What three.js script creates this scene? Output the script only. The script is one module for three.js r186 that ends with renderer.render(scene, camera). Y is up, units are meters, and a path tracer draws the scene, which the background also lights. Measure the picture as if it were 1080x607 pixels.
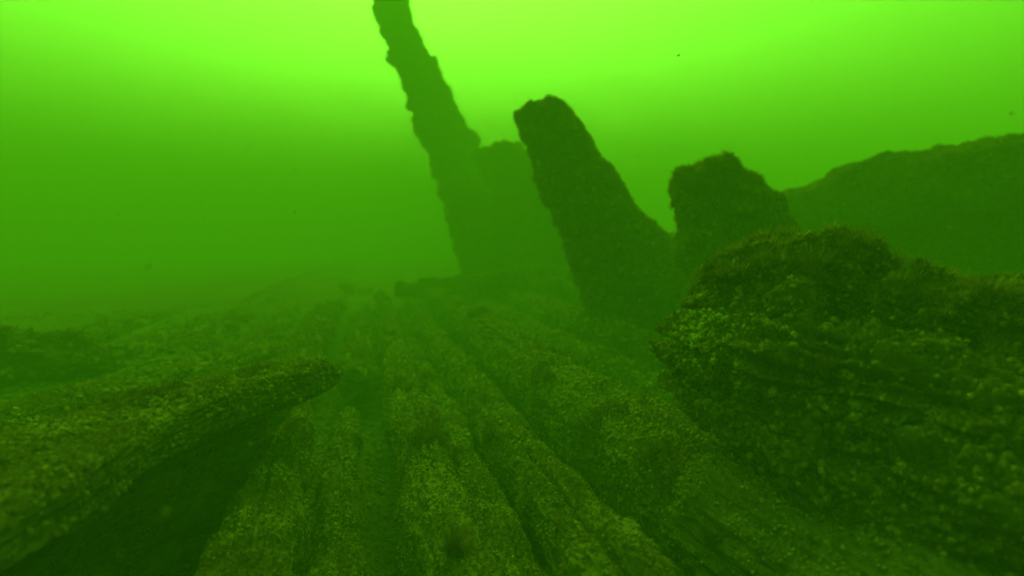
import * as THREE from 'three';
import { Sky } from 'three/addons/objects/Sky.js';
import { mergeGeometries, mergeVertices } from 'three/addons/utils/BufferGeometryUtils.js';

// ---------------------------------------------------------------- camera, sky, sun, exposure
const UNIT = 0.55;                                        // metres in one unit of the wreck's survey: every builder below works in survey units and emits metres
const EYE = 0.85, PITCH = THREE.MathUtils.degToRad(-3.4), FOCAL = 651;      // focal length in pixels of the 1080 x 607 photograph
const scene = new THREE.Scene();
const camera = new THREE.PerspectiveCamera(50, 1024 / 575, 0.05, 400);
camera.position.set(0, EYE * UNIT, 0);
camera.rotation.set(PITCH, 0, 0);
camera.focus = 1.15; camera.userData.fStop = 2.6;            // a small action camera close to its subject, slightly soft in the distance
scene.add(camera);

const SUN = new THREE.Vector3().setFromSphericalCoords(1, THREE.MathUtils.degToRad(90 - 36), THREE.MathUtils.degToRad(180 + 9));
const sky = new Sky();
sky.name = 'sky';
sky.userData = { kind: 'structure' };
sky.scale.setScalar(300);
sky.material.uniforms.sunPosition.value.copy(SUN);
sky.material.uniforms.turbidity.value = 12;
sky.material.uniforms.rayleigh.value = 0.3;
sky.material.uniforms.mieCoefficient.value = 0.08;
sky.material.uniforms.cloudCoverage.value = 0;
sky.material.uniforms.mieDirectionalG.value = 0.4;
scene.add(sky);
scene.environmentIntensity = 0.3;

const sun = new THREE.DirectionalLight(0xfff4e0, 3);
sun.position.copy(SUN).multiplyScalar(60);
sun.castShadow = true;
sun.shadow.radius = 30;                                  // sunlight arrives spread by waves and turbid water
sun.shadow.mapSize.set(2048, 2048);
Object.assign(sun.shadow.camera, { left: -14, right: 14, top: 14, bottom: -14, near: 1, far: 120 });
scene.add(sun, sun.target);

const renderer = new THREE.WebGLRenderer({ antialias: true });
renderer.toneMapping = THREE.LinearToneMapping;
renderer.toneMappingExposure = 2.1;
renderer.shadowMap.enabled = true;
renderer.shadowMap.type = THREE.PCFSoftShadowMap;

// turbid green water: even haze of suspended algae
scene.fog = new THREE.FogExp2(new THREE.Color().setRGB(0.54, 1, 0.2), 0.088 / UNIT);
const WATER_TOP = 7.7 * UNIT;

// ---------------------------------------------------------------- helpers
let seed = 7;
const rnd = () => { seed |= 0; seed = seed + 0x6D2B79F5 | 0; let t = Math.imul(seed ^ seed >>> 15, 1 | seed); t = t + Math.imul(t ^ t >>> 7, 61 | t) ^ t; return ((t ^ t >>> 14) >>> 0) / 4294967296; };
const { lerp, clamp, smoothstep } = THREE.MathUtils;
const V = (x, y, z) => new THREE.Vector3(x, y, z);
const PERM = new Uint8Array(512);
{ const p = Array.from({ length: 256 }, (_, i) => i); for (let i = 255; i > 0; i--) { const j = Math.floor(rnd() * (i + 1)); [p[i], p[j]] = [p[j], p[i]]; } for (let i = 0; i < 512; i++) PERM[i] = p[i & 255]; }
function grad(h, x, y, z) { h &= 15; const u = h < 8 ? x : y, v = h < 4 ? y : h === 12 || h === 14 ? x : z; return ((h & 1) ? -u : u) + ((h & 2) ? -v : v); }
function noise(x, y, z) {
  const X = Math.floor(x), Y = Math.floor(y), Z = Math.floor(z); x -= X; y -= Y; z -= Z;
  const u = x * x * x * (x * (x * 6 - 15) + 10), v = y * y * y * (y * (y * 6 - 15) + 10), w = z * z * z * (z * (z * 6 - 15) + 10);
  const a = X & 255, b = Y & 255, c = Z & 255;
  const A = PERM[a] + b, AA = PERM[A & 255] + c, AB = PERM[(A + 1) & 255] + c, B = PERM[(a + 1) & 255] + b, BA = PERM[B & 255] + c, BB = PERM[(B + 1) & 255] + c;
  const P = (i) => PERM[i & 511];
  return lerp(lerp(lerp(grad(P(AA), x, y, z), grad(P(BA), x - 1, y, z), u), lerp(grad(P(AB), x, y - 1, z), grad(P(BB), x - 1, y - 1, z), u), v),
    lerp(lerp(grad(P(AA + 1), x, y, z - 1), grad(P(BA + 1), x - 1, y, z - 1), u), lerp(grad(P(AB + 1), x, y - 1, z - 1), grad(P(BB + 1), x - 1, y - 1, z - 1), u), v), w);
}
function fbm(x, y, z, o = 4, g = 0.5) { let s = 0, a = 1, n = 0; for (let i = 0; i < o; i++) { s += a * noise(x, y, z); n += a; a *= g; x = x * 2.03 + 17.1; y = y * 2.03 + 5.3; z = z * 2.03 + 9.7; } return s / n; }
const ridge = (x, y, z) => 1 - 2 * Math.abs(noise(x, y, z));

// a pixel of the photograph and a distance ahead give a point; a pixel and a height give a point on that level
function ray(px, py) {
  const y = (303.5 - py) / FOCAL, c = Math.cos(PITCH), s = Math.sin(PITCH);
  const dy = y * c + s, dz = -(c - y * s);
  return V((px - 540) / FOCAL / -dz, dy / -dz, -1);
}
const at = (px, py, d) => ray(px, py).multiplyScalar(d).add(V(0, EYE, 0));
const along = V(-0.2247, 0, -0.9745), across = V(0.9745, 0, -0.2247);          // the run of the hull timbers
const hull = (u, y, s) => V(across.x * u + along.x * s, y, across.z * u + along.z * s);
const uOf = (x, z) => across.x * x + across.z * z, sOf = (x, z) => along.x * x + along.z * z;

const taken = {};
function numbered(name) { const k = taken[name] = (taken[name] ?? -1) + 1; return k ? name + '_' + String(k).padStart(3, '0') : name; }
function tag(o, label, category, group) { o.userData = { label, category }; if (group) o.userData.group = group; return o; }
function shade(o) { o.castShadow = true; o.receiveShadow = true; return o; }

// ---------------------------------------------------------------- materials
function grainTexture(sx, sy) {
  const N = 256, d = new Uint8Array(N * N * 4), P = 8;
  const tn = (x, y, f) => { // tileable by blending
    const a = x / N, b = y / N, q = (i, j) => fbm((a + i) * f * sx, (b + j) * f * sy, 3.7, 3);
    return q(0, 0) * (1 - a) * (1 - b) + q(-1, 0) * a * (1 - b) + q(0, -1) * (1 - a) * b + q(-1, -1) * a * b;
  };
  for (let y = 0; y < N; y++) for (let x = 0; x < N; x++) { const v = clamp(128 + 260 * tn(x, y, P), 0, 255); d.set([v, v, v, 255], (y * N + x) * 4); }
  const t = new THREE.DataTexture(d, N, N); t.wrapS = t.wrapT = THREE.RepeatWrapping; t.magFilter = THREE.LinearFilter; t.minFilter = THREE.LinearMipmapLinearFilter; t.generateMipmaps = true; t.needsUpdate = true;
  return t;
}
const grainBump = grainTexture(0.5, 2.5), siltBump = grainTexture(1.6, 1.6);
grainBump.repeat.set(2.2, 2.2); siltBump.repeat.set(3, 3);
const woodMat = new THREE.MeshStandardMaterial({ vertexColors: true, roughness: 0.95, bumpMap: grainBump, bumpScale: 0.012 });
const siltMat = new THREE.MeshStandardMaterial({ vertexColors: true, roughness: 1, bumpMap: siltBump, bumpScale: 0.012 });
const algaeMat = new THREE.MeshPhysicalMaterial({ color: 0xffffff, roughness: 1, transmission: 0.4, thickness: 0, specularIntensity: 0.3, side: THREE.DoubleSide });
const crumbMat = new THREE.MeshStandardMaterial({ color: 0xffffff, roughness: 1 });
const shellMat = new THREE.MeshStandardMaterial({ color: new THREE.Color().setRGB(0.62, 0.58, 0.48), roughness: 0.6, side: THREE.DoubleSide });

// ---------------------------------------------------------------- growth: little tufts and crumbs, scattered on a surface
function tuftGeometry(blades, len, width, spread) {
  const pos = [], idx = [];
  for (let i = 0; i < blades; i++) {
    const a = rnd() * 6.283, l = len * (0.55 + 0.6 * rnd()), tilt = spread * Math.sqrt(rnd()), w = width * (0.6 + 0.8 * rnd());
    const dx = Math.cos(a), dz = Math.sin(a), b0 = V(dx * 0.12 * len * rnd(), -0.12 * len, dz * 0.12 * len * rnd());
    const side = V(-dz, 0.3 * (rnd() - 0.5), dx).normalize(); let p = b0.clone(), t = tilt * 0.5; const base = pos.length / 3;
    for (let k = 0; k <= 2; k++) {
      const ww = w * [1, 0.9, 0.25][k];
      pos.push(p.x - side.x * ww, p.y - side.y * ww, p.z - side.z * ww, p.x + side.x * ww, p.y + side.y * ww, p.z + side.z * ww);
      p.add(V(dx * Math.sin(t), Math.cos(t), dz * Math.sin(t)).multiplyScalar(l / 2)); t += tilt * 0.6 + (rnd() - 0.5) * 0.5;
      p.x += (rnd() - 0.5) * 0.15 * len; p.z += (rnd() - 0.5) * 0.15 * len;
    }
    for (let k = 0; k < 2; k++) { const q = base + 2 * k; idx.push(q, q + 1, q + 2, q + 1, q + 3, q + 2); }
  }
  const g = new THREE.BufferGeometry(); g.setAttribute('position', new THREE.Float32BufferAttribute(pos, 3)); g.setIndex(idx); g.computeVertexNormals(); return g;
}
function crumbGeometry(k) {
  let g = mergeVertices(new THREE.IcosahedronGeometry(1, 1).deleteAttribute('uv').deleteAttribute('normal'), 1e-4);
  const p = g.attributes.position, v = V();
  for (let i = 0; i < p.count; i++) { v.fromBufferAttribute(p, i); const n = 1 + 0.75 * noise(v.x * 1.9 + k * 7, v.y * 1.9, v.z * 1.9) + 0.35 * (rnd() - 0.5); v.multiplyScalar(n); p.setXYZ(i, v.x, v.y * 0.8 + 0.25, v.z); }
  g.computeVertexNormals(); return g;
}
const TUFTS = [tuftGeometry(26, 1, 0.05, 1.5), tuftGeometry(30, 1, 0.042, 1.3), tuftGeometry(24, 1, 0.06, 1.7)];
const CRUMBS = [crumbGeometry(1), crumbGeometry(2), crumbGeometry(3)];
function clumpGeometry(k) {
  const g = mergeVertices(new THREE.IcosahedronGeometry(1, 3).deleteAttribute('uv').deleteAttribute('normal'), 1e-4), p = g.attributes.position, v = V();
  for (let i = 0; i < p.count; i++) { v.fromBufferAttribute(p, i); const n = 0.85 + 0.55 * noise(v.x * 1.7 + k * 5, v.y * 1.7, v.z * 1.7) + 0.4 * (0.4 - Math.abs(noise(v.x * 3.6 + k * 9, v.y * 3.6, v.z * 3.6)) * 2) + 0.1 * (rnd() - 0.5); v.multiplyScalar(n); p.setXYZ(i, v.x, v.y * 0.85 + 0.3, v.z); }
  g.computeVertexNormals(); return g;
}
const CLUMPS = [clumpGeometry(1), clumpGeometry(2), clumpGeometry(3)];
const LONG = [tuftGeometry(34, 1, 0.03, 1.45), tuftGeometry(40, 1, 0.025, 1.7)];
const OLIVE = [[0.25, 0.145, 0.045], [0.21, 0.12, 0.038], [0.28, 0.165, 0.055], [0.15, 0.088, 0.026], [0.33, 0.2, 0.07]];
const RUST = [[0.13, 0.055, 0.025], [0.1, 0.045, 0.02], [0.16, 0.075, 0.035]];
const PALE = [[0.4, 0.29, 0.09], [0.32, 0.23, 0.07], [0.46, 0.33, 0.11]];

function sampler(geo) {
  const p = geo.attributes.position, ix = geo.index.array, n = ix.length / 3, cum = new Float32Array(n); let s = 0;
  const a = V(), b = V(), c = V(), e = V(), f = V();
  for (let i = 0; i < n; i++) { a.fromBufferAttribute(p, ix[3 * i]); b.fromBufferAttribute(p, ix[3 * i + 1]); c.fromBufferAttribute(p, ix[3 * i + 2]); s += e.subVectors(b, a).cross(f.subVectors(c, a)).length() / 2; cum[i] = s; }
  return {
    area: s,
    pick(pos, nor) {
      const t = rnd() * s; let lo = 0, hi = n - 1; while (lo < hi) { const m = (lo + hi) >> 1; if (cum[m] < t) lo = m + 1; else hi = m; }
      a.fromBufferAttribute(p, ix[3 * lo]); b.fromBufferAttribute(p, ix[3 * lo + 1]); c.fromBufferAttribute(p, ix[3 * lo + 2]);
      let r = rnd(), q = rnd(); if (r + q > 1) { r = 1 - r; q = 1 - q; }
      pos.copy(a).addScaledVector(e.subVectors(b, a), r).addScaledVector(f.subVectors(c, a), q); nor.copy(e).cross(f).normalize();
    },
  };
}
const UPV = V(0, 1, 0);
let planted = 0;
// density per square metre; keep(pos, normal) -> chance 0..1
function grow(parent, name, geo, { shapes, density, size, palette, keep = () => 1, lift = 0.35, max = 150000, squash = 1, even = false }) {
  const s = sampler(geo), want = Math.min(max, Math.round(density * s.area)), lists = shapes.map(() => []), cols = shapes.map(() => []);
  const pos = V(), nor = V(), q = new THREE.Quaternion(), q2 = new THREE.Quaternion(), m = new THREE.Matrix4(), sc = V();
  for (let i = 0; i < want; i++) {
    s.pick(pos, nor);
    const coarse = even ? 1 : clamp(Math.hypot(pos.x, pos.z) / 1.9, 0.8, 2.2);          // fewer and larger where the growth is too far off to tell apart
    if (rnd() > keep(pos, nor) * Math.min(1, 1.3 / (coarse * coarse))) continue;
    const k = Math.floor(rnd() * shapes.length), z = coarse * lerp(size[0], size[1], Math.pow(rnd(), 1.8));
    nor.lerp(UPV, lift).normalize(); q.setFromUnitVectors(UPV, nor); q.multiply(q2.setFromAxisAngle(UPV, rnd() * 6.283));
    sc.set(z, z * squash * (0.75 + 0.5 * rnd()), z); lists[k].push(m.compose(pos, q, sc).clone());
    const c = palette[Math.floor(rnd() * palette.length)], t = 0.86 + 0.28 * rnd(); cols[k].push(new THREE.Color().setRGB(c[0] * t, c[1] * t, c[2] * t));
  }
  lists.forEach((l, k) => {
    if (!l.length) return;
    const im = new THREE.InstancedMesh(shapes[k], CRUMBS.includes(shapes[k]) || CLUMPS.includes(shapes[k]) ? crumbMat : algaeMat, l.length); im.name = name; im.userData = { kind: 'stuff' };
    l.forEach((x, i) => { im.setMatrixAt(i, x); im.setColorAt(i, cols[k][i]); });
    planted += l.length; parent.add(shade(im));
  });
}
const upKeep = (lo, hi, patch = 0, f = 3) => (p, n) => smoothstep(n.y, lo, hi) * (patch ? 0.25 + 0.75 * smoothstep(fbm(p.x * f + 3.3, p.y * f, p.z * f, 3), -patch, patch) : 1);

// ---------------------------------------------------------------- timbers
// a worn, encrusted timber swept along points; size gives [width, thickness] at each point; wide is the direction of its width
let woodSeed = 0;
function timberGeometry({ points, size, wide = across, step = 0.02, round = 72, square = 3.6, lumps = 0.025, grain = 0.01, fine = 0.005, ragged = [0.06, 0.06], slant = [0, 0], wobble = 0.02, clump = 0, cracks = [], tone = [0.14, 0.086, 0.032] }) {
  const ws = ++woodSeed * 13.7, curve = new THREE.CatmullRomCurve3(points, false, 'centripetal'), L = curve.getLength();
  const n = Math.max(6, Math.round(L / step)), caps = 7, rows = n + 1 + 2 * caps, pos = [], uv = [], idx = [], col = [];
  const tan = V(), wv = V(), tv = V(), p = V();
  const girth = size[0][0] * 2 + size[0][1] * 2;
  for (let r = 0; r < rows; r++) {
    const c0 = r < caps ? (caps - r) / caps : r > caps + n ? (r - caps - n) / caps : 0, t = clamp((r - caps) / n, 0, 1);
    const k = t * (size.length - 1), ki = Math.min(size.length - 2, Math.floor(k)), kf = k - ki, w0 = lerp(size[ki][0], size[ki + 1][0], kf) / 2, t0 = lerp(size[ki][1], size[ki + 1][1], kf) / 2;
    curve.getPointAt(t, p); curve.getTangentAt(t, tan); wv.copy(wide).addScaledVector(tan, -wide.dot(tan)).normalize(); tv.crossVectors(tan, wv).normalize();
    const ox = wobble * fbm(t * L * 1.3, ws, 0.5, 3), oy = wobble * fbm(t * L * 1.3, ws + 40, 0.5, 3);
    const shrink = Math.pow(1 - c0, 0.8) * (1 - 0.06 * smoothstep(c0, 0, 0.3));
    for (let a = 0; a <= round; a++) {
      const th = (a % round) / round * Math.PI * 2, cs = Math.cos(th), sn = Math.sin(th), q = Math.pow(Math.pow(Math.abs(cs), square) + Math.pow(Math.abs(sn), square), -1 / square);
      let x = cs * q * w0, y = sn * q * t0;
      const s = t * L, gx = cs * q * w0, gy = sn * q * t0;
      let d = lumps * fbm(s * 3.1, gx * 6 + ws, gy * 6, 3) * 1.6
        + grain * (ridge(s * 2.2, gx * 34 + ws, gy * 34) + 0.6 * ridge(s * 4.5, gx * 75, gy * 75 + ws) - 0.6)
        + clump * (0.5 - Math.abs(fbm(s * 9 + 3, gx * 11 + ws, gy * 11, 2)) * 2.2 + 0.35 * (0.5 - Math.abs(noise(s * 24, gx * 27 + ws, gy * 27)) * 2))
        + fine * 2.2 * fbm(s * 55, gx * 55 + ws, gy * 55, 3);
      for (const k of cracks) { // drying cracks along the grain: angle, from, to, half width, depth
        if (s < k[1] || s > k[2]) continue;
        const off = (th / (2 * Math.PI) - k[0] + 0.012 * fbm(s * 2.3, k[0] * 50, ws, 3)) * girth, e2 = Math.min(1, 6 * (s - k[1]) / (k[2] - k[1]), 6 * (k[2] - s) / (k[2] - k[1]));
        d -= k[4] * e2 * Math.exp(-((off / (k[3] * (0.5 + 0.5 * e2))) ** 2));
      }
      const R = Math.hypot(x, y) || 1; x += (cs * 0.6 + x / R * 0.4) * d; y += (sn * 0.6 + y / R * 0.4) * d;
      const e = r < n / 2 + caps ? 0 : 1, sign = e ? 1 : -1;
      // broken ends: fibres of uneven length, over the last stretch of the timber
      const near = e ? smoothstep(t, 1 - 0.5 * Math.min(1, 0.5 / L), 1) : 1 - smoothstep(t, 0, 0.5 * Math.min(1, 0.5 / L));
      const xx = gx * shrink, yy = gy * shrink;
      const rag = ragged[e] * (fbm(xx * 13 + ws, yy * 13, e * 9, 3) * 1.6 + 0.8 * ridge(xx * 45, yy * 45 + ws, 2) * 0.5) + slant[e] * (xx / (w0 || 1));
      const push = sign * (rag * near - 0.12 * (t0 + w0) * 0 + 0.02 * c0);
      x = x * shrink + ox; y = y * shrink + oy;
      pos.push(p.x + wv.x * x + tv.x * y + tan.x * push, p.y + wv.y * x + tv.y * y + tan.y * push, p.z + wv.z * x + tv.z * y + tan.z * push);
      uv.push(s + (c0 * 0.1), a / round * girth);
      const m = fbm(s * 2.1 + 5, gx * 5 + ws, gy * 5, 4), m2 = fbm(s * 9, gx * 16, gy * 16 + ws, 3), b = clamp(1 + 1.1 * m + 0.7 * m2, 0.35, 1.9), red = smoothstep(fbm(s * 1.7, gx * 3 + ws + 9, gy * 3, 2), 0.12, 0.4);
      col.push(tone[0] * b * 1, tone[1] * b * (1 - 0.22 * red), tone[2] * b * (1 - 0.2 * red));
    }
  }
  const W = round + 1;
  for (let r = 0; r < rows - 1; r++) for (let a = 0; a < round; a++) { const i = r * W + a; idx.push(i, i + 1, i + W, i + 1, i + W + 1, i + W); }
  const g = new THREE.BufferGeometry();
  g.setAttribute('position', new THREE.Float32BufferAttribute(pos, 3)); g.setAttribute('uv', new THREE.Float32BufferAttribute(uv, 2)); g.setAttribute('color', new THREE.Float32BufferAttribute(col, 3)); g.setIndex(idx);
  g.computeVertexNormals();
  const nn = g.attributes.normal, v = V(), v2 = V();
  for (let r = 0; r < rows; r++) { v.fromBufferAttribute(nn, r * W).add(v2.fromBufferAttribute(nn, r * W + round)).normalize(); nn.setXYZ(r * W, v.x, v.y, v.z); nn.setXYZ(r * W + round, v.x, v.y, v.z); }
  // faces wind outwards?
  const mid = curve.getPointAt(0.5), i0 = (caps + (n >> 1)) * W; v.fromBufferAttribute(g.attributes.position, i0).sub(mid);
  if (v.dot(v2.fromBufferAttribute(nn, i0)) < 0) { for (let i = 0; i < idx.length; i += 3) [idx[i], idx[i + 1]] = [idx[i + 1], idx[i]]; g.setIndex(idx); for (let i = 0; i < nn.count; i++) nn.setXYZ(i, -nn.getX(i), -nn.getY(i), -nn.getZ(i)); }
  return g;
}
const toMetres = new THREE.Matrix4().makeScale(UNIT, UNIT, UNIT);
// a thing at its own base: geometry is moved so that the group stands at the timber's lowest middle point
function timber(name, label, category, group, spec, growth = []) {
  const g = timberGeometry(spec); g.computeBoundingBox();
  const c = g.boundingBox.getCenter(V()); c.y = g.boundingBox.min.y; 
  const o = new THREE.Group(); o.name = numbered(name); tag(o, label, category, group); scene.add(o);
  const body = new THREE.Mesh(g, spec.material ?? woodMat); body.name = spec.part ?? 'wood'; shade(body);
  const local = growth.map((f) => f);
  for (const f of local) grow(o, f.name ?? 'algae_turf', g, f);
  c.multiplyScalar(UNIT); o.position.copy(c);
  g.scale(UNIT, UNIT, UNIT).translate(-c.x, -c.y, -c.z);
  o.children.forEach((im) => { const m = new THREE.Matrix4(); for (let i = 0; i < im.count; i++) { im.getMatrixAt(i, m); m.premultiply(toMetres); m.elements[12] -= c.x; m.elements[13] -= c.y; m.elements[14] -= c.z; im.setMatrixAt(i, m); } });
  o.add(body);
  return o;
}

// ---------------------------------------------------------------- the setting
// the seabed: silt, higher towards the standing frames, a trough between the bottom timbers
const step = (x, a, b) => smoothstep(x, a, b);
function bed(x, z) {
  const u = uOf(x, z), s = sOf(x, z);
  let y = -0.14 - 0.16 * step(u, -0.45, -0.3) * (1 - step(u, 1.35, 1.7)) * (1 - step(s, 6, 10)) + 0.02 * step(u, 0.1, 0.4) + 0.05 * step(u, 1.2, 1.6) + 0.06 * step(u, 1.3, 2.2) + 0.3 * step(u, 2.6, 6);
  y -= 0.12 * step(u, -0.12, 0.06) * (1 - step(u, 0.1, 0.22)) * (1 - step(s, 3.2, 4.2));
  y -= 0.14 * step(u, 0.64, 0.74) * (1 - step(u, 0.8, 0.9)) * (1 - step(s, 4, 6));
  y -= 0.16 * step(u, 1.2, 1.3) * (1 - step(u, 1.4, 1.5)) * (1 - step(s, 5, 7));
  y -= 0.14 * step(-u, 0.42, 0.52) * (1 - step(-u, 1.1, 1.3)) * (1 - step(s, 2.6, 3.4));
  y += 0.16 * step(-u, 1.0, 1.4) - 0.3 * step(-u, 2.2, 2.8) * (1 - step(s, 4, 6));
  y += 0.16 * step(s, 3.4, 5) * step(-u, 0.2, 0.8) * (1 - step(-u, 1.3, 1.8));
  y += 0.2 * step(s, 5, 11) * (1 - step(-u, 3, 6));
  const far = step(Math.hypot(x, z), 10, 40);
  return y + 0.08 * fbm(x * 0.7, 3.1, z * 0.7, 3) * (1 + 6 * far) + 0.035 * fbm(x * 3, 8.1, z * 3, 3) + 0.012 * fbm(x * 17, 1.1, z * 17, 2);
}
{
  const N = 420, pos = [], uv = [], col = [], idx = [], R = 70;
  const warp = (t) => Math.sign(t) * (0.05 * Math.abs(t) + 0.02 * t * t + 0.93 * Math.pow(Math.abs(t), 5)) * R;
  for (let j = 0; j <= N; j++) for (let i = 0; i <= N; i++) {
    const x = warp(i / N * 2 - 1), z = warp(j / N * 2 - 1) - 2.5, m = fbm(x * 1.3, 2.2, z * 1.3, 4), m2 = fbm(x * 8, 7.7, z * 8, 3), b = clamp(1 + 0.8 * m + 0.7 * m2, 0.4, 1.8);
    pos.push(x, bed(x, z), z); uv.push(x, z); col.push(0.12 * b, 0.072 * b, 0.028 * b);
  }
  for (let j = 0; j < N; j++) for (let i = 0; i < N; i++) { const a = j * (N + 1) + i; idx.push(a, a + N + 1, a + 1, a + 1, a + N + 1, a + N + 2); }
  const g = new THREE.BufferGeometry(); g.setAttribute('position', new THREE.Float32BufferAttribute(pos, 3)); g.setAttribute('uv', new THREE.Float32BufferAttribute(uv, 2)); g.setAttribute('color', new THREE.Float32BufferAttribute(col, 3)); g.setIndex(idx); g.scale(UNIT, UNIT, UNIT); g.computeVertexNormals();
  const m = new THREE.Mesh(g, siltMat); m.name = 'seabed'; m.userData = { kind: 'structure' }; scene.add(shade(m));
}
{ // the water's surface, far overhead; algae tint the light that comes through it
  const g = new THREE.PlaneGeometry(160, 160, 160, 160).rotateX(-Math.PI / 2), p = g.attributes.position;
  for (let i = 0; i < p.count; i++) p.setY(i, 0.07 * fbm(p.getX(i) * 0.35, 5, p.getZ(i) * 0.35, 3));
  g.computeVertexNormals();
  const m = new THREE.Mesh(g, new THREE.MeshPhysicalMaterial({ color: new THREE.Color().setRGB(0.36, 1, 0.03), transmission: 1, thickness: 0, roughness: 0, ior: 1.33, side: THREE.DoubleSide }));
  m.name = 'water_surface'; m.position.y = WATER_TOP; m.userData = { kind: 'structure' }; scene.add(m);
}

// ---------------------------------------------------------------- bottom timbers, running away along the wreck
const turf = (density, size, keep = (p, n) => smoothstep(n.y, 0, 0.75) * (0.12 + 0.88 * smoothstep(fbm(p.x * 4.3 + 3.3, p.y * 4, p.z * 4.3, 4), -0.15, 0.3)), palette = OLIVE) => ({ name: 'algae_turf', shapes: [...TUFTS, ...LONG], density, size, palette, keep });
const crust = (density, size, keep = upKeep(-0.4, 0.4, 0.3, 4), palette = OLIVE) => ({ name: 'growth_crust', shapes: CRUMBS, density, size, palette, keep, lift: 0.1 });
const bottomGroup = 'hull timbers lying along the wreck';
const line = (u0, y0, s0, u1, y1, s1, k = 4, bend = 0.02) => Array.from({ length: k + 1 }, (_, i) => { const t = i / k; return hull(lerp(u0, u1, t) + (i && i < k ? bend * (rnd() - 0.5) : 0), lerp(y0, y1, t) + (i && i < k ? bend * (rnd() - 0.5) : 0) - (i === k && s1 > 9 ? 0.3 : 0), lerp(s0, s1, t)); });   // long timbers sink into the silt at their far end

const felt = (k = 1) => [turf(24000 * k, [0.006 / Math.sqrt(k), 0.017 / Math.sqrt(k)]), crust(7000 * k, [0.0025 / Math.sqrt(k), 0.007 / Math.sqrt(k)]),
  { name: 'rust_algae', shapes: LONG, density: 5000 * k, size: [0.012, 0.035], palette: RUST, keep: (p, n) => smoothstep(n.y, 0, 0.6) * smoothstep(fbm(p.x * 2.6 + 31, p.y * 2, p.z * 2.6, 2), 0.22, 0.42), lift: 0.4 }];
const C = (th, s0, s1, w = 0.012, d = 0.05) => [th, s0, s1, w, d];
timber('hull_timber', 'long straight mossy beam beside the wide gap, running past the heap of broken timbers', 'timber', bottomGroup,
  { points: line(1.02, 0.03, 0.35, 1.03, 0.06, 13, 8, 0.02), size: [[0.36, 0.46], [0.35, 0.45], [0.36, 0.44], [0.34, 0.42]], wide: across.clone().add(V(0, 0.25, 0)), step: 0.012, round: 180, grain: 0.009, fine: 0.007, lumps: 0.04, square: 2.3, cracks: [C(0.78, 0.5, 2.6), C(0.7, 2.8, 6)] }, felt());
timber('hull_timber', 'half buried mossy beam at the feet of the leaning frame timbers', 'timber', bottomGroup,
  { points: line(1.6, -0.06, 0.9, 1.54, -0.02, 13, 7, 0.05), size: [[0.26, 0.36], [0.28, 0.36]], step: 0.02, lumps: 0.045, square: 2.6, grain: 0.009, cracks: [C(0.74, 1, 4)] }, felt(0.6));
timber('hull_timber', 'low beam between the half buried one and the hull side', 'timber', bottomGroup,
  { points: line(2.0, 0.1, 2.2, 2.05, 0.1, 12, 6, 0.05), size: [[0.26, 0.3], [0.28, 0.3]], step: 0.03, lumps: 0.045, square: 2.6, grain: 0.016 }, felt(0.4));
timber('hull_timber', 'narrow raised beam at the edge of the deep gutter', 'timber', bottomGroup,
  { points: line(0.2, -0.03, 0.5, 0.18, -0.02, 12, 8, 0.03), size: [[0.19, 0.34], [0.17, 0.32], [0.19, 0.32]], step: 0.012, round: 130, lumps: 0.04, grain: 0.009, fine: 0.007, square: 2.6, cracks: [C(0.76, 1.4, 3.2)] }, felt());
timber('hull_timber', 'sunken flat plank between the narrow raised beam and the split plank', 'timber', bottomGroup,
  { points: line(0.38, -0.12, 0.5, 0.37, -0.1, 10, 6, 0.03), size: [[0.13, 0.26], [0.13, 0.26]], step: 0.013, round: 110, lumps: 0.04, grain: 0.009, fine: 0.007, cracks: [C(0.77, 0.4, 2)] }, felt());
timber('hull_timber', 'short split plank with a broken end over a hollow', 'timber', bottomGroup,
  { points: line(0.6, -0.02, 0.5, 0.55, 0.05, 2.35, 4, 0.03), size: [[0.23, 0.3], [0.22, 0.28], [0.14, 0.2]], wide: across.clone().add(V(0, 0.1, 0)), step: 0.011, round: 150, lumps: 0.045, grain: 0.01, fine: 0.007, slant: [0, -0.16], ragged: [0.05, 0.16], square: 2.8, cracks: [C(0.72, 0.5, 1.7, 0.014, 0.06)] }, felt());
timber('hull_timber', 'low silted plank beyond the broken end of the split plank', 'timber', bottomGroup,
  { points: line(0.59, -0.07, 2.2, 0.6, -0.05, 11, 5, 0.03), size: [[0.2, 0.3], [0.24, 0.3]], step: 0.018, grain: 0.009, lumps: 0.04, square: 2.8, cracks: [C(0.75, 0.2, 2.5)] }, felt(0.7));
timber('hull_timber', 'tapering mossy timber that ends in a blunt point beside the ledge', 'timber', bottomGroup,
  { points: line(-0.3, -0.05, 0.5, -0.32, 0.04, 3.05, 4, 0.03), size: [[0.21, 0.36], [0.19, 0.34], [0.17, 0.3], [0.09, 0.2]], step: 0.011, round: 130, lumps: 0.05, grain: 0.01, fine: 0.007, square: 2.5, cracks: [C(0.74, 0.5, 1.9, 0.014, 0.06)] }, felt());
timber('hull_timber', 'low worn plank beside the tapering timber, sloping into the deep gutter', 'timber', bottomGroup,
  { points: line(-0.1, -0.17, 0.5, -0.13, -0.12, 3.4, 4, 0.03), size: [[0.16, 0.26], [0.15, 0.26], [0.1, 0.2]], wide: across.clone().add(V(0, -0.2, 0)), step: 0.011, round: 130, lumps: 0.05, grain: 0.01, fine: 0.007, square: 2.6, cracks: [C(0.75, 0.6, 2.4)] }, felt());
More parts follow.
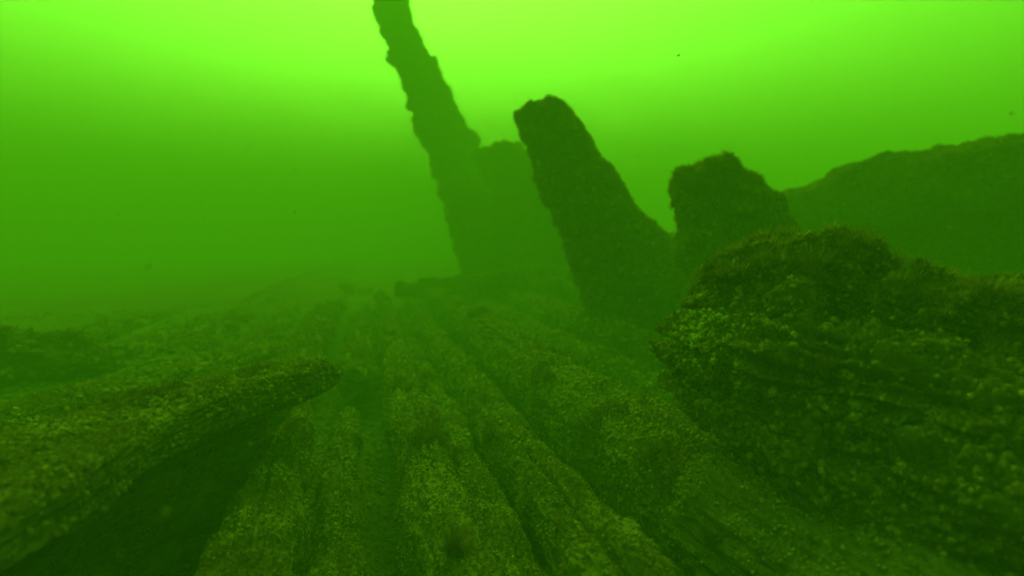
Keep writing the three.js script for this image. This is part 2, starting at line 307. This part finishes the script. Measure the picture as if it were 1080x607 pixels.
// the overhanging ledge: a thick beam set back under the planks
const ledgeGroup = 'timbers of the overhanging ledge';
timber('ledge_beam', 'thick beam set back under the overhanging ledge plank', 'timber', ledgeGroup,
  { points: [V(-1.12, 0.03, -0.3), V(-1.14, 0.04, -1.0), V(-1.18, 0.04, -1.7), V(-1.06, 0.02, -2.4)], size: [[0.24, 0.58], [0.24, 0.58]], wide: V(1, -0.05, 0), step: 0.018, lumps: 0.04, round: 100, grain: 0.016 }, [turf(2500, [0.008, 0.02], () => 0.5)]);
timber('ledge_plank', 'thick outermost plank of the ledge, overhanging its beam, with a blunt end', 'plank', ledgeGroup,
  { points: [V(-0.96, 0.36, -0.3), V(-0.98, 0.365, -1.0), V(-1.02, 0.37, -1.65), V(-0.87, 0.34, -2.45)], size: [[0.34, 0.11], [0.36, 0.12], [0.36, 0.12], [0.28, 0.12]], wide: V(1, 0.1, 0), step: 0.012, round: 150, square: 6, lumps: 0.015, wobble: 0.015, grain: 0.009, fine: 0.006, slant: [0, 0.06], ragged: [0.03, 0.07], cracks: [C(0.77, 0.6, 1.9, 0.014, 0.04)] }, felt(0.8));
timber('ledge_plank', 'second plank of the ledge, lower and parted from the outermost by a gap', 'plank', ledgeGroup,
  { points: [V(-1.46, 0.19, -0.5), V(-1.5, 0.2, -1.3), V(-1.47, 0.19, -2.1), V(-1.3, 0.14, -3.6)], size: [[0.3, 0.16], [0.32, 0.16], [0.28, 0.14]], wide: V(1, 0.14, 0), step: 0.014, round: 110, lumps: 0.035, wobble: 0.03, grain: 0.016, cracks: [C(0.75, 0.4, 2.2, 0.014, 0.04)] }, felt(0.8));
timber('ledge_plank', 'third plank of the ledge, sunk in silt at its far end', 'plank', ledgeGroup,
  { points: [V(-1.88, 0.18, -0.9), V(-1.92, 0.18, -2.0), V(-1.85, 0.15, -3.2), V(-1.7, 0.06, -5)], size: [[0.32, 0.14], [0.34, 0.14], [0.3, 0.12]], wide: V(1, 0.05, 0), step: 0.018, lumps: 0.035, wobble: 0.04, grain: 0.016 }, felt(0.6));
timber('sunken_timber', 'rounded timber half buried on the seabed beyond the ledge planks', 'timber', undefined,
  { points: [at(-220, 375, 3.4), at(-60, 378, 3.7), at(50, 380, 4.0), at(118, 384, 4.3)], size: [[0.42, 0.4], [0.44, 0.4], [0.36, 0.34], [0.16, 0.2]], wide: V(0, 1, 0), step: 0.03, lumps: 0.08, square: 2.4 }, felt(0.4));
// farther bottom planks, fading into the green
const farGroup = 'silted planks fading into the green water';
for (const [u, y, s0, s1, w, which] of [[-0.12, -0.04, 4.3, 15, 0.26, 'in line with the dark gutter'], [-0.5, 0.05, 3.5, 16, 0.3, 'in line with the tapering timber'], [-0.92, 0.06, 4.2, 17, 0.3, 'starting behind the outermost ledge plank'], [-1.35, 0.06, 4.8, 16, 0.34, 'starting behind the second ledge plank'], [-1.85, 0.03, 5.2, 17, 0.36, 'starting behind the third ledge plank'], [-2.5, 0.0, 5, 16, 0.4, 'outermost on the open seabed']])
  timber('silted_plank', 'low silt covered plank fading into green water, ' + which, 'plank', farGroup,
    { points: line(u, y, s0, u * 0.98, y - 0.04, s1, 6, 0.1), size: [[w * 0.8, 0.18], [w, 0.18], [w * 0.9, 0.18]], step: 0.03, round: 56, lumps: 0.045, square: 3, grain: 0.016 },
    [turf(2600, [0.014, 0.035], upKeep(-0.3, 0.4, 0.35))]);

// ---------------------------------------------------------------- standing frame timbers, leaning over
const frameGroup = 'leaning frame timbers';
const fuzz = (d = 1500, s = [0.015, 0.045]) => ({ name: 'algae_turf', shapes: [...TUFTS, ...LONG], density: d, size: s, palette: OLIVE, keep: (p, n) => 0.45 + 0.55 * smoothstep(n.y, -0.2, 0.6), lift: 0.15, even: true });
const topKeep = (y) => (p, n) => smoothstep(p.y, y - 0.12, y) * (0.3 + 0.7 * smoothstep(n.y, -0.2, 0.6));
function frame(label, pts, size, wide, opts = {}) {
  const top = pts[pts.length - 1].y;
  return timber('frame_timber', label, 'timber', frameGroup, { points: pts, size, wide, step: 0.022, round: 88, lumps: 0.09, grain: 0.016, wobble: 0.06, clump: 0.05, ragged: [0.02, 0.09], tone: [0.14, 0.086, 0.032], ...opts },
    [fuzz(9000 / (opts.big ?? 1) ** 2, [0.012 * (opts.big ?? 1), 0.045 * (opts.big ?? 1)]), crust(1500, [0.004, 0.012], () => 0.6), { name: 'algae_plume', shapes: LONG, density: 9000 / (opts.big ?? 1) ** 2, size: [0.025 * (opts.big ?? 1), 0.065 * (opts.big ?? 1)], palette: OLIVE, keep: topKeep(top), lift: 0.15, even: true }]);
}
frame('broad leaning frame timber with a shaggy top beside the short stub', [at(742, 420, 5.4), at(698, 346, 5.5), at(660, 285, 5.6), at(616, 210, 5.7), at(590, 160, 5.8), at(577, 136, 5.82), at(569, 120, 5.85)], [[1.4, 0.42], [1.22, 0.42], [1.0, 0.4], [0.8, 0.36], [0.62, 0.34], [0.54, 0.3], [0.36, 0.24]], V(1, 0.25, 0.35), { slant: [0, -0.05], ragged: [0.02, 0.1], lumps: 0.06 });
frame('short thick frame stub with a slanted mossy top', [at(845, 440, 3.9), at(816, 350, 3.92), at(792, 285, 3.95), at(768, 234, 4), at(753, 206, 4), at(742, 190, 4)], [[0.4, 0.34], [0.46, 0.34], [0.56, 0.36], [0.64, 0.38], [0.6, 0.36], [0.36, 0.24]], V(1, -0.2, 0.3), { slant: [0, -0.03], square: 3, ragged: [0.02, 0.12] });
frame('low leaning frame timber mostly hidden behind the broad one', [at(650, 345, 12), at(612, 305, 12.1), at(560, 220, 12.3), at(527, 164, 12.4)], [[2.2, 0.6], [1.95, 0.6], [1.3, 0.5], [0.75, 0.44]], V(1, 0.2, 0.3), { step: 0.035, lumps: 0.14, clump: 0.06, big: 1.8, square: 4, slant: [0, -0.15], ragged: [0.02, 0.25] });
frame('low stump at the foot of the tallest frame timber, half lost in the haze', [at(600, 335, 13), at(545, 285, 13.1), at(505, 235, 13.2), at(482, 196, 13.3)], [[2.6, 0.8], [2.2, 0.7], [1.3, 0.6], [0.5, 0.4]], V(1, 0.2, 0.3), { step: 0.04, lumps: 0.2, clump: 0.06, big: 2 });
frame('fallen timber lying across the feet of the far frame timbers', [at(425, 312, 10.6), at(500, 312, 9.8), at(580, 320, 8.8), at(680, 335, 7.6)], [[0.3, 0.3], [0.5, 0.45], [0.52, 0.45], [0.4, 0.4]], V(0, 1, 0), { step: 0.035, lumps: 0.12, big: 1.5, square: 2.6 });
frame('second fallen timber, propped on the one across the frame feet', [at(470, 322, 9), at(530, 306, 9.2), at(610, 300, 9.4)], [[0.26, 0.26], [0.42, 0.36], [0.4, 0.36]], V(0, 1, 0), { step: 0.035, lumps: 0.12, big: 1.5, square: 2.6 });
frame('tallest leaning frame timber, palest in the water, reaching towards the surface', [at(590, 330, 15.4), at(530, 262, 15.4), at(490, 190, 15.5), at(455, 110, 15.5), at(424, 40, 15.6), at(408, -2, 15.6)], [[2.5, 0.8], [2.1, 0.7], [1.42, 0.6], [1.02, 0.5], [0.76, 0.4], [0.6, 0.36]], V(1, 0.2, 0.3), { step: 0.05, lumps: 0.2, wobble: 0.2, clump: 0.06, big: 2.2 });
frame('low broken plank end in the gap between two frame timbers', [at(745, 350, 7), at(715, 290, 7.1), at(697, 256, 7.15)], [[0.5, 0.17], [0.45, 0.17], [0.3, 0.15]], V(1, 0.2, 0.1), { tone: [0.34, 0.24, 0.1] });

// ---------------------------------------------------------------- the hull side on the right
{
  const mk = (label, dy, dz, w, t, tone) => timber('hull_strake', label, 'hull planking', 'strakes of the standing hull side',
    { points: [at(800, 212 + dy, 6.8 + dz), at(900, 178 + dy, 5.9 + dz), at(1000, 160 + dy, 5.2 + dz), at(1120, 142 + dy, 4.6 + dz), at(1300, 125 + dy, 4.0 + dz)], size: [[w, t], [w, t]], wide: V(0, 1, 0), step: 0.035, round: 72, lumps: 0.08, wobble: 0.08, ragged: [0.2, 0.05], square: 2.6, tone },
    [fuzz(5000, [0.015, 0.05]), { name: 'algae_plume', shapes: LONG, density: 2000, size: [0.025, 0.075], palette: OLIVE, keep: upKeep(0.2, 0.8, 0.3, 2), lift: 0.3, even: true }]);
  mk('upper mossy strake of the standing hull side', 34, -0.12, 0.52, 0.6, [0.14, 0.086, 0.032]);
  mk('middle strake of the standing hull side, set back under the upper one', 90, 0.25, 0.4, 0.3, [0.14, 0.086, 0.032]);
  mk('lowest strake of the standing hull side, meeting the seabed', 135, 0.25, 0.46, 0.3, [0.14, 0.086, 0.032]);
}

// ---------------------------------------------------------------- heap of broken timbers close by
const heapGroup = 'heap of broken encrusted timbers';
const heapGrow = (k = 1) => [
  { name: 'growth_clumps', shapes: CLUMPS, density: 2600 * k, size: [0.004, 0.015], palette: OLIVE, keep: (p, n) => smoothstep(n.y, -0.3, 0.4) * smoothstep(fbm(p.x * 9 + 3, p.y * 9, p.z * 9, 2), -0.12, 0.25), lift: 0.1 },
  { name: 'algae_turf', shapes: [...TUFTS, ...LONG], density: 30000 * k, size: [0.006, 0.018], palette: OLIVE, keep: upKeep(-0.4, 0.5, 0.3, 9), lift: 0.3 },
  { name: 'growth_crust', shapes: CRUMBS, density: 9000 * k, size: [0.002, 0.008], palette: OLIVE, keep: upKeep(-0.6, 0.3, 0.25, 7), lift: 0.1 }];
const heap = (label, pts, size, wide, opts = {}) => timber('broken_timber', label, 'timber', heapGroup, { points: pts, size, wide, step: 0.009, round: 150, lumps: 0.07, grain: 0.03, fine: 0.013, clump: 0.035, square: 2.4, ragged: [0.2, 0.05], tone: [0.14, 0.086, 0.032], ...opts }, [...heapGrow(opts.k ?? 1), ...(opts.extra ?? [])]);
heap('topmost broken timber of the heap, with bushy algae on its crown', [at(772, 308, 1.95), at(818, 300, 1.85), at(880, 304, 1.75), at(960, 328, 1.62), at(1040, 350, 1.5), at(1160, 380, 1.3)], [[0.15, 0.16], [0.2, 0.22], [0.2, 0.24], [0.15, 0.22], [0.15, 0.2], [0.2, 0.2]], V(0.3, 1, 0.1),
  { extra: [{ name: 'algae_plume', shapes: LONG, density: 4200, size: [0.02, 0.055], palette: OLIVE, keep: upKeep(0.0, 0.7, 0.2, 7), lift: 0.3 }] });
heap('broken timber of the heap with a pale encrusted tip', [at(752, 362, 1.75), at(800, 374, 1.66), at(860, 396, 1.55), at(970, 422, 1.38), at(1180, 480, 1.08)], [[0.09, 0.11], [0.17, 0.17], [0.2, 0.2], [0.22, 0.2], [0.26, 0.22]], V(0.2, 1, 0.1),
  { extra: [{ name: 'pale_crust', shapes: [...CLUMPS, ...TUFTS, ...TUFTS], density: 22000, size: [0.003, 0.011], palette: PALE, keep: (p, n) => (1 - smoothstep(p.distanceTo(at(752, 345, 1.75)), 0.02, 0.16)) }] });
heap('lower timber of the heap, sunk between the pale tipped and the splintered ones', [at(728, 394, 1.95), at(790, 424, 1.75), at(860, 460, 1.55), at(980, 510, 1.32), at(1200, 600, 1.0)], [[0.1, 0.12], [0.18, 0.18], [0.2, 0.2], [0.24, 0.22], [0.28, 0.24]], V(0.1, 1, 0.1));
heap('mossy timber of the heap lying furthest from the pale tip', [at(985, 345, 1.75), at(1050, 326, 1.62), at(1180, 335, 1.4)], [[0.08, 0.12], [0.15, 0.16], [0.2, 0.2]], V(0.2, 1, 0.1), { k: 0.8 });
heap('splintered timber in the middle of the heap, under the pale tipped one', [at(812, 452, 1.62), at(890, 500, 1.46), at(1000, 560, 1.25), at(1150, 630, 1.05)], [[0.08, 0.1], [0.14, 0.16], [0.17, 0.18], [0.2, 0.2]], V(0.1, 1, 0.1), { k: 0.8 });
const splinter = (label, x0, y0, d0, x1, y1, d1, w) => heap(label, [at(x0, y0, d0), at((x0 + x1) / 2, (y0 + y1) / 2 + 4, (d0 + d1) / 2), at(x1, y1, d1)], [[w * 0.5, w * 0.45], [w, w * 0.8], [w * 1.1, w]], V(0.2, 1, 0.1), { round: 80, lumps: 0.04, grain: 0.02, ragged: [0.07, 0.02] });
splinter('splintered stub jutting from the heap just above the pale tip', 752, 322, 1.86, 860, 330, 1.62, 0.1);
splinter('upturned splintered stub at the top of the ragged end of the heap', 760, 290, 2.0, 850, 308, 1.78, 0.1);
splinter('splintered stub jutting from the heap just below the pale tip', 730, 380, 1.82, 850, 410, 1.55, 0.1);
splinter('lowest splintered stub of the ragged end of the heap', 775, 428, 1.7, 880, 470, 1.46, 0.09);
splinter('splintered slat lying over the middle of the heap', 850, 352, 1.6, 1000, 392, 1.35, 0.08);
splinter('splintered slat on the heap beyond the bushy crown', 960, 312, 1.66, 1090, 352, 1.42, 0.09);
heap('thick timber at the back of the heap, behind the bushy one', [at(830, 372, 2.2), at(960, 395, 1.95), at(1160, 430, 1.6)], [[0.3, 0.3], [0.34, 0.3], [0.36, 0.3]], V(0.1, 1, 0.1), { k: 0.4, step: 0.02 });

// ---------------------------------------------------------------- growth and litter on the seabed
{
  const bedGrowth = (name, shapes, n, size, palette, region, keep = () => 1) => {
    const ms = shapes.map(() => []), cs = shapes.map(() => []), q = new THREE.Quaternion(), p = V(), sc = V();
    for (let i = 0; i < n; i++) {
      const d = lerp(region[0], region[1], Math.pow(rnd(), 1.5)), a = lerp(-0.95, 0.95, rnd()), x = d * Math.sin(a), z = -d * Math.cos(a);
      if (rnd() > keep(x, z)) continue;
      const coarse = clamp(d / 2, 0.8, 2.4), w = coarse * lerp(size[0], size[1], Math.pow(rnd(), 2)) * UNIT, k = Math.floor(rnd() * shapes.length), c = palette[Math.floor(rnd() * palette.length)], t = 0.7 + 0.4 * rnd();
      q.setFromAxisAngle(UPV, rnd() * 6.283); ms[k].push(new THREE.Matrix4().compose(p.set(x * UNIT, bed(x, z) * UNIT, z * UNIT), q, sc.set(w, w * (0.5 + 0.5 * rnd()), w))); cs[k].push(new THREE.Color().setRGB(c[0] * t, c[1] * t, c[2] * t));
    }
    const geo = shapes.map((g, k) => { const im = new THREE.InstancedMesh(g, algaeMat, ms[k].length); ms[k].forEach((m, i) => { im.setMatrixAt(i, m); im.setColorAt(i, cs[k][i]); }); planted += ms[k].length; im.name = numbered(name); im.userData = { kind: 'stuff', label: name === 'silt_turf' ? 'low brown algae turf over the silt between the timbers' : 'crumbs of broken wood and shell lying on the silt', category: name === 'silt_turf' ? 'algae' : 'debris' }; return shade(im); });
    scene.add(...geo);
  };
  const patchy = (x, z) => { const u = uOf(x, z), s = sOf(x, z); return (0.15 + 0.85 * smoothstep(fbm(x * 1.9, 4.4, z * 1.9, 3), -0.25, 0.25)) * (s < 4.5 && u > -0.2 && u < 0.95 ? 0.12 : 1); };
  bedGrowth('silt_turf', [TUFTS[0], LONG[0]], 50000, [0.006, 0.018], OLIVE, [0.8, 9], patchy);
  bedGrowth('silt_crumbs', [CRUMBS[0]], 26000, [0.003, 0.012], OLIVE, [0.8, 6]);
}
// bushy tufts of reddish algae, each a plant of its own
const BUSH = [tuftGeometry(240, 1, 0.016, 1.25), tuftGeometry(200, 1, 0.018, 1.0)];
const rustMat = new THREE.MeshStandardMaterial({ color: new THREE.Color().setRGB(0.2, 0.095, 0.04), roughness: 1, side: THREE.DoubleSide }), oliveMat = new THREE.MeshStandardMaterial({ color: new THREE.Color().setRGB(0.28, 0.16, 0.05), roughness: 1, side: THREE.DoubleSide });
const caster = new THREE.Raycaster(); scene.updateMatrixWorld(true);
const solid = []; scene.traverse((o) => { if (o.isMesh && !o.isInstancedMesh && o.name === 'wood') solid.push(o); });
function plant(px, py, size, mat, label) {
  caster.set(V(0, EYE * UNIT, 0), ray(px, py).normalize());
  const hit = caster.intersectObjects(solid, false)[0]; if (!hit) return console.log('no timber under', px, py);
  const m = new THREE.Mesh(BUSH[solid.length % 2 ^ (px & 1)], mat); m.name = numbered('algae_tuft'); m.position.copy(hit.point); m.scale.setScalar(size * UNIT); m.rotation.y = px;
  scene.add(shade(tag(m, label, 'algae', 'bushy algae tufts')));
}
plant(515, 466, 0.075, rustMat, 'reddish algae tuft at the broken end of the split plank');
plant(478, 585, 0.08, rustMat, 'reddish algae tuft on the wide cracked plank');
plant(690, 486, 0.07, rustMat, 'reddish algae tuft on the long straight beam');
plant(578, 402, 0.08, rustMat, 'small reddish algae tuft high up the long straight beam');
plant(858, 290, 0.1, oliveMat, 'bushy brown algae tuft on the topmost heap timber');
plant(802, 286, 0.07, oliveMat, 'bushy brown algae tuft over the ragged end of the heap');
plant(905, 284, 0.07, oliveMat, 'bushy brown algae tuft behind the crown of the heap');
plant(950, 306, 0.06, oliveMat, 'bushy brown algae tuft where the crown of the heap dips');
plant(1045, 318, 0.08, oliveMat, 'bushy brown algae tuft on the heap timber furthest from the pale tip');
plant(872, 395, 0.06, rustMat, 'reddish algae tuft on the pale tipped heap timber');
plant(318, 520, 0.06, rustMat, 'reddish algae tuft on the tapering timber');
plant(750, 575, 0.07, rustMat, 'reddish algae tuft at the near end of the long straight beam');

// small pale shells and one speck adrift in the water
const shellGeo = new THREE.SphereGeometry(1, 14, 8, 0, Math.PI * 2, 0, 1.3); { const p = shellGeo.attributes.position; for (let i = 0; i < p.count; i++) { const a = Math.atan2(p.getZ(i), p.getX(i)); p.setXYZ(i, p.getX(i) * 1.25, p.getY(i) * 0.5 + 0.03 * Math.sin(9 * a), p.getZ(i) * (1 - 0.25 * p.getX(i))); } shellGeo.computeVertexNormals(); }
function shell(px, py, size, label) {
  caster.set(V(0, EYE * UNIT, 0), ray(px, py).normalize());
  const hit = caster.intersectObjects(solid, false)[0]; if (!hit) return console.log('no timber under', px, py);
  const m = new THREE.Mesh(shellGeo, shellMat); m.name = numbered('shell'); m.position.copy(hit.point); m.quaternion.setFromUnitVectors(UPV, hit.face.normal.clone().lerp(UPV, 0.3).normalize()); m.rotateY(px); m.scale.setScalar(size * UNIT);
  scene.add(shade(tag(m, label, 'shell', 'small pale shells')));
}
shell(1004, 240, 0.03, 'pale shell stuck to the hull side');
shell(688, 256, 0.035, 'pale shell on the low plank end between the frame timbers');
shell(866, 418, 0.005, 'pale shell on the heap of broken timbers');
shell(42, 540, 0.004, 'pale shell on the overhanging ledge plank');
{
  const g = mergeVertices(new THREE.SphereGeometry(1, 12, 8).deleteAttribute('uv').deleteAttribute('normal')), p = g.attributes.position;
  for (let i = 0; i < p.count; i++) { const x = p.getX(i), k = x > 0.4 ? 1 - 0.6 * (x - 0.4) : x < -0.2 ? 1 + 0.9 * (x + 0.2) : 1; p.setXYZ(i, x * 1.6, p.getY(i) * 0.55 * Math.max(0.15, k) , p.getZ(i) * 0.3 * Math.max(0.15, k)); }
  const tail = new THREE.BufferGeometry(); tail.setAttribute('position', new THREE.Float32BufferAttribute([-1.4, 0, 0, -2.2, 0.5, 0, -2.0, 0, 0, -1.4, 0, 0, -2.0, 0, 0, -2.2, -0.5, 0], 3)); tail.setIndex([0, 1, 2, 3, 4, 5]);
  const all = mergeGeometries([g, tail]); all.computeVertexNormals();
  const m = new THREE.Mesh(all, new THREE.MeshStandardMaterial({ color: new THREE.Color().setRGB(0.12, 0.1, 0.06), roughness: 0.6, side: THREE.DoubleSide })); m.name = 'fish_fry'; m.position.copy(at(716, 58, 2.6)).multiplyScalar(UNIT); m.scale.setScalar(0.0035); m.rotation.set(0.2, 0.6, 0.4);
  scene.add(shade(tag(m, 'tiny dark fish fry drifting above the frame timbers', 'fish')));
}
{ // suspended flecks
  const n = 1800, im = new THREE.InstancedMesh(CRUMBS[1], algaeMat, n), q = new THREE.Quaternion(), m = new THREE.Matrix4();
  for (let i = 0; i < n; i++) { const d = 0.35 + 3.6 * rnd(), w = 0.00025 + 0.0011 * Math.pow(rnd(), 3); q.set(rnd(), rnd(), rnd(), rnd()).normalize(); const a = (rnd() - 0.5) * 1.7; m.compose(V(d * Math.sin(a), 0.1 + 2.2 * rnd() * d / 3, -d * Math.cos(a)), q, V(w, w, w)); im.setMatrixAt(i, m); im.setColorAt(i, new THREE.Color().setRGB(0.5, 0.42, 0.2)); }
  im.name = 'suspended_flecks'; im.userData = { kind: 'stuff', label: 'fine flecks hanging in the green water', category: 'flecks' }; scene.add(im);
}
renderer.render(scene, camera);
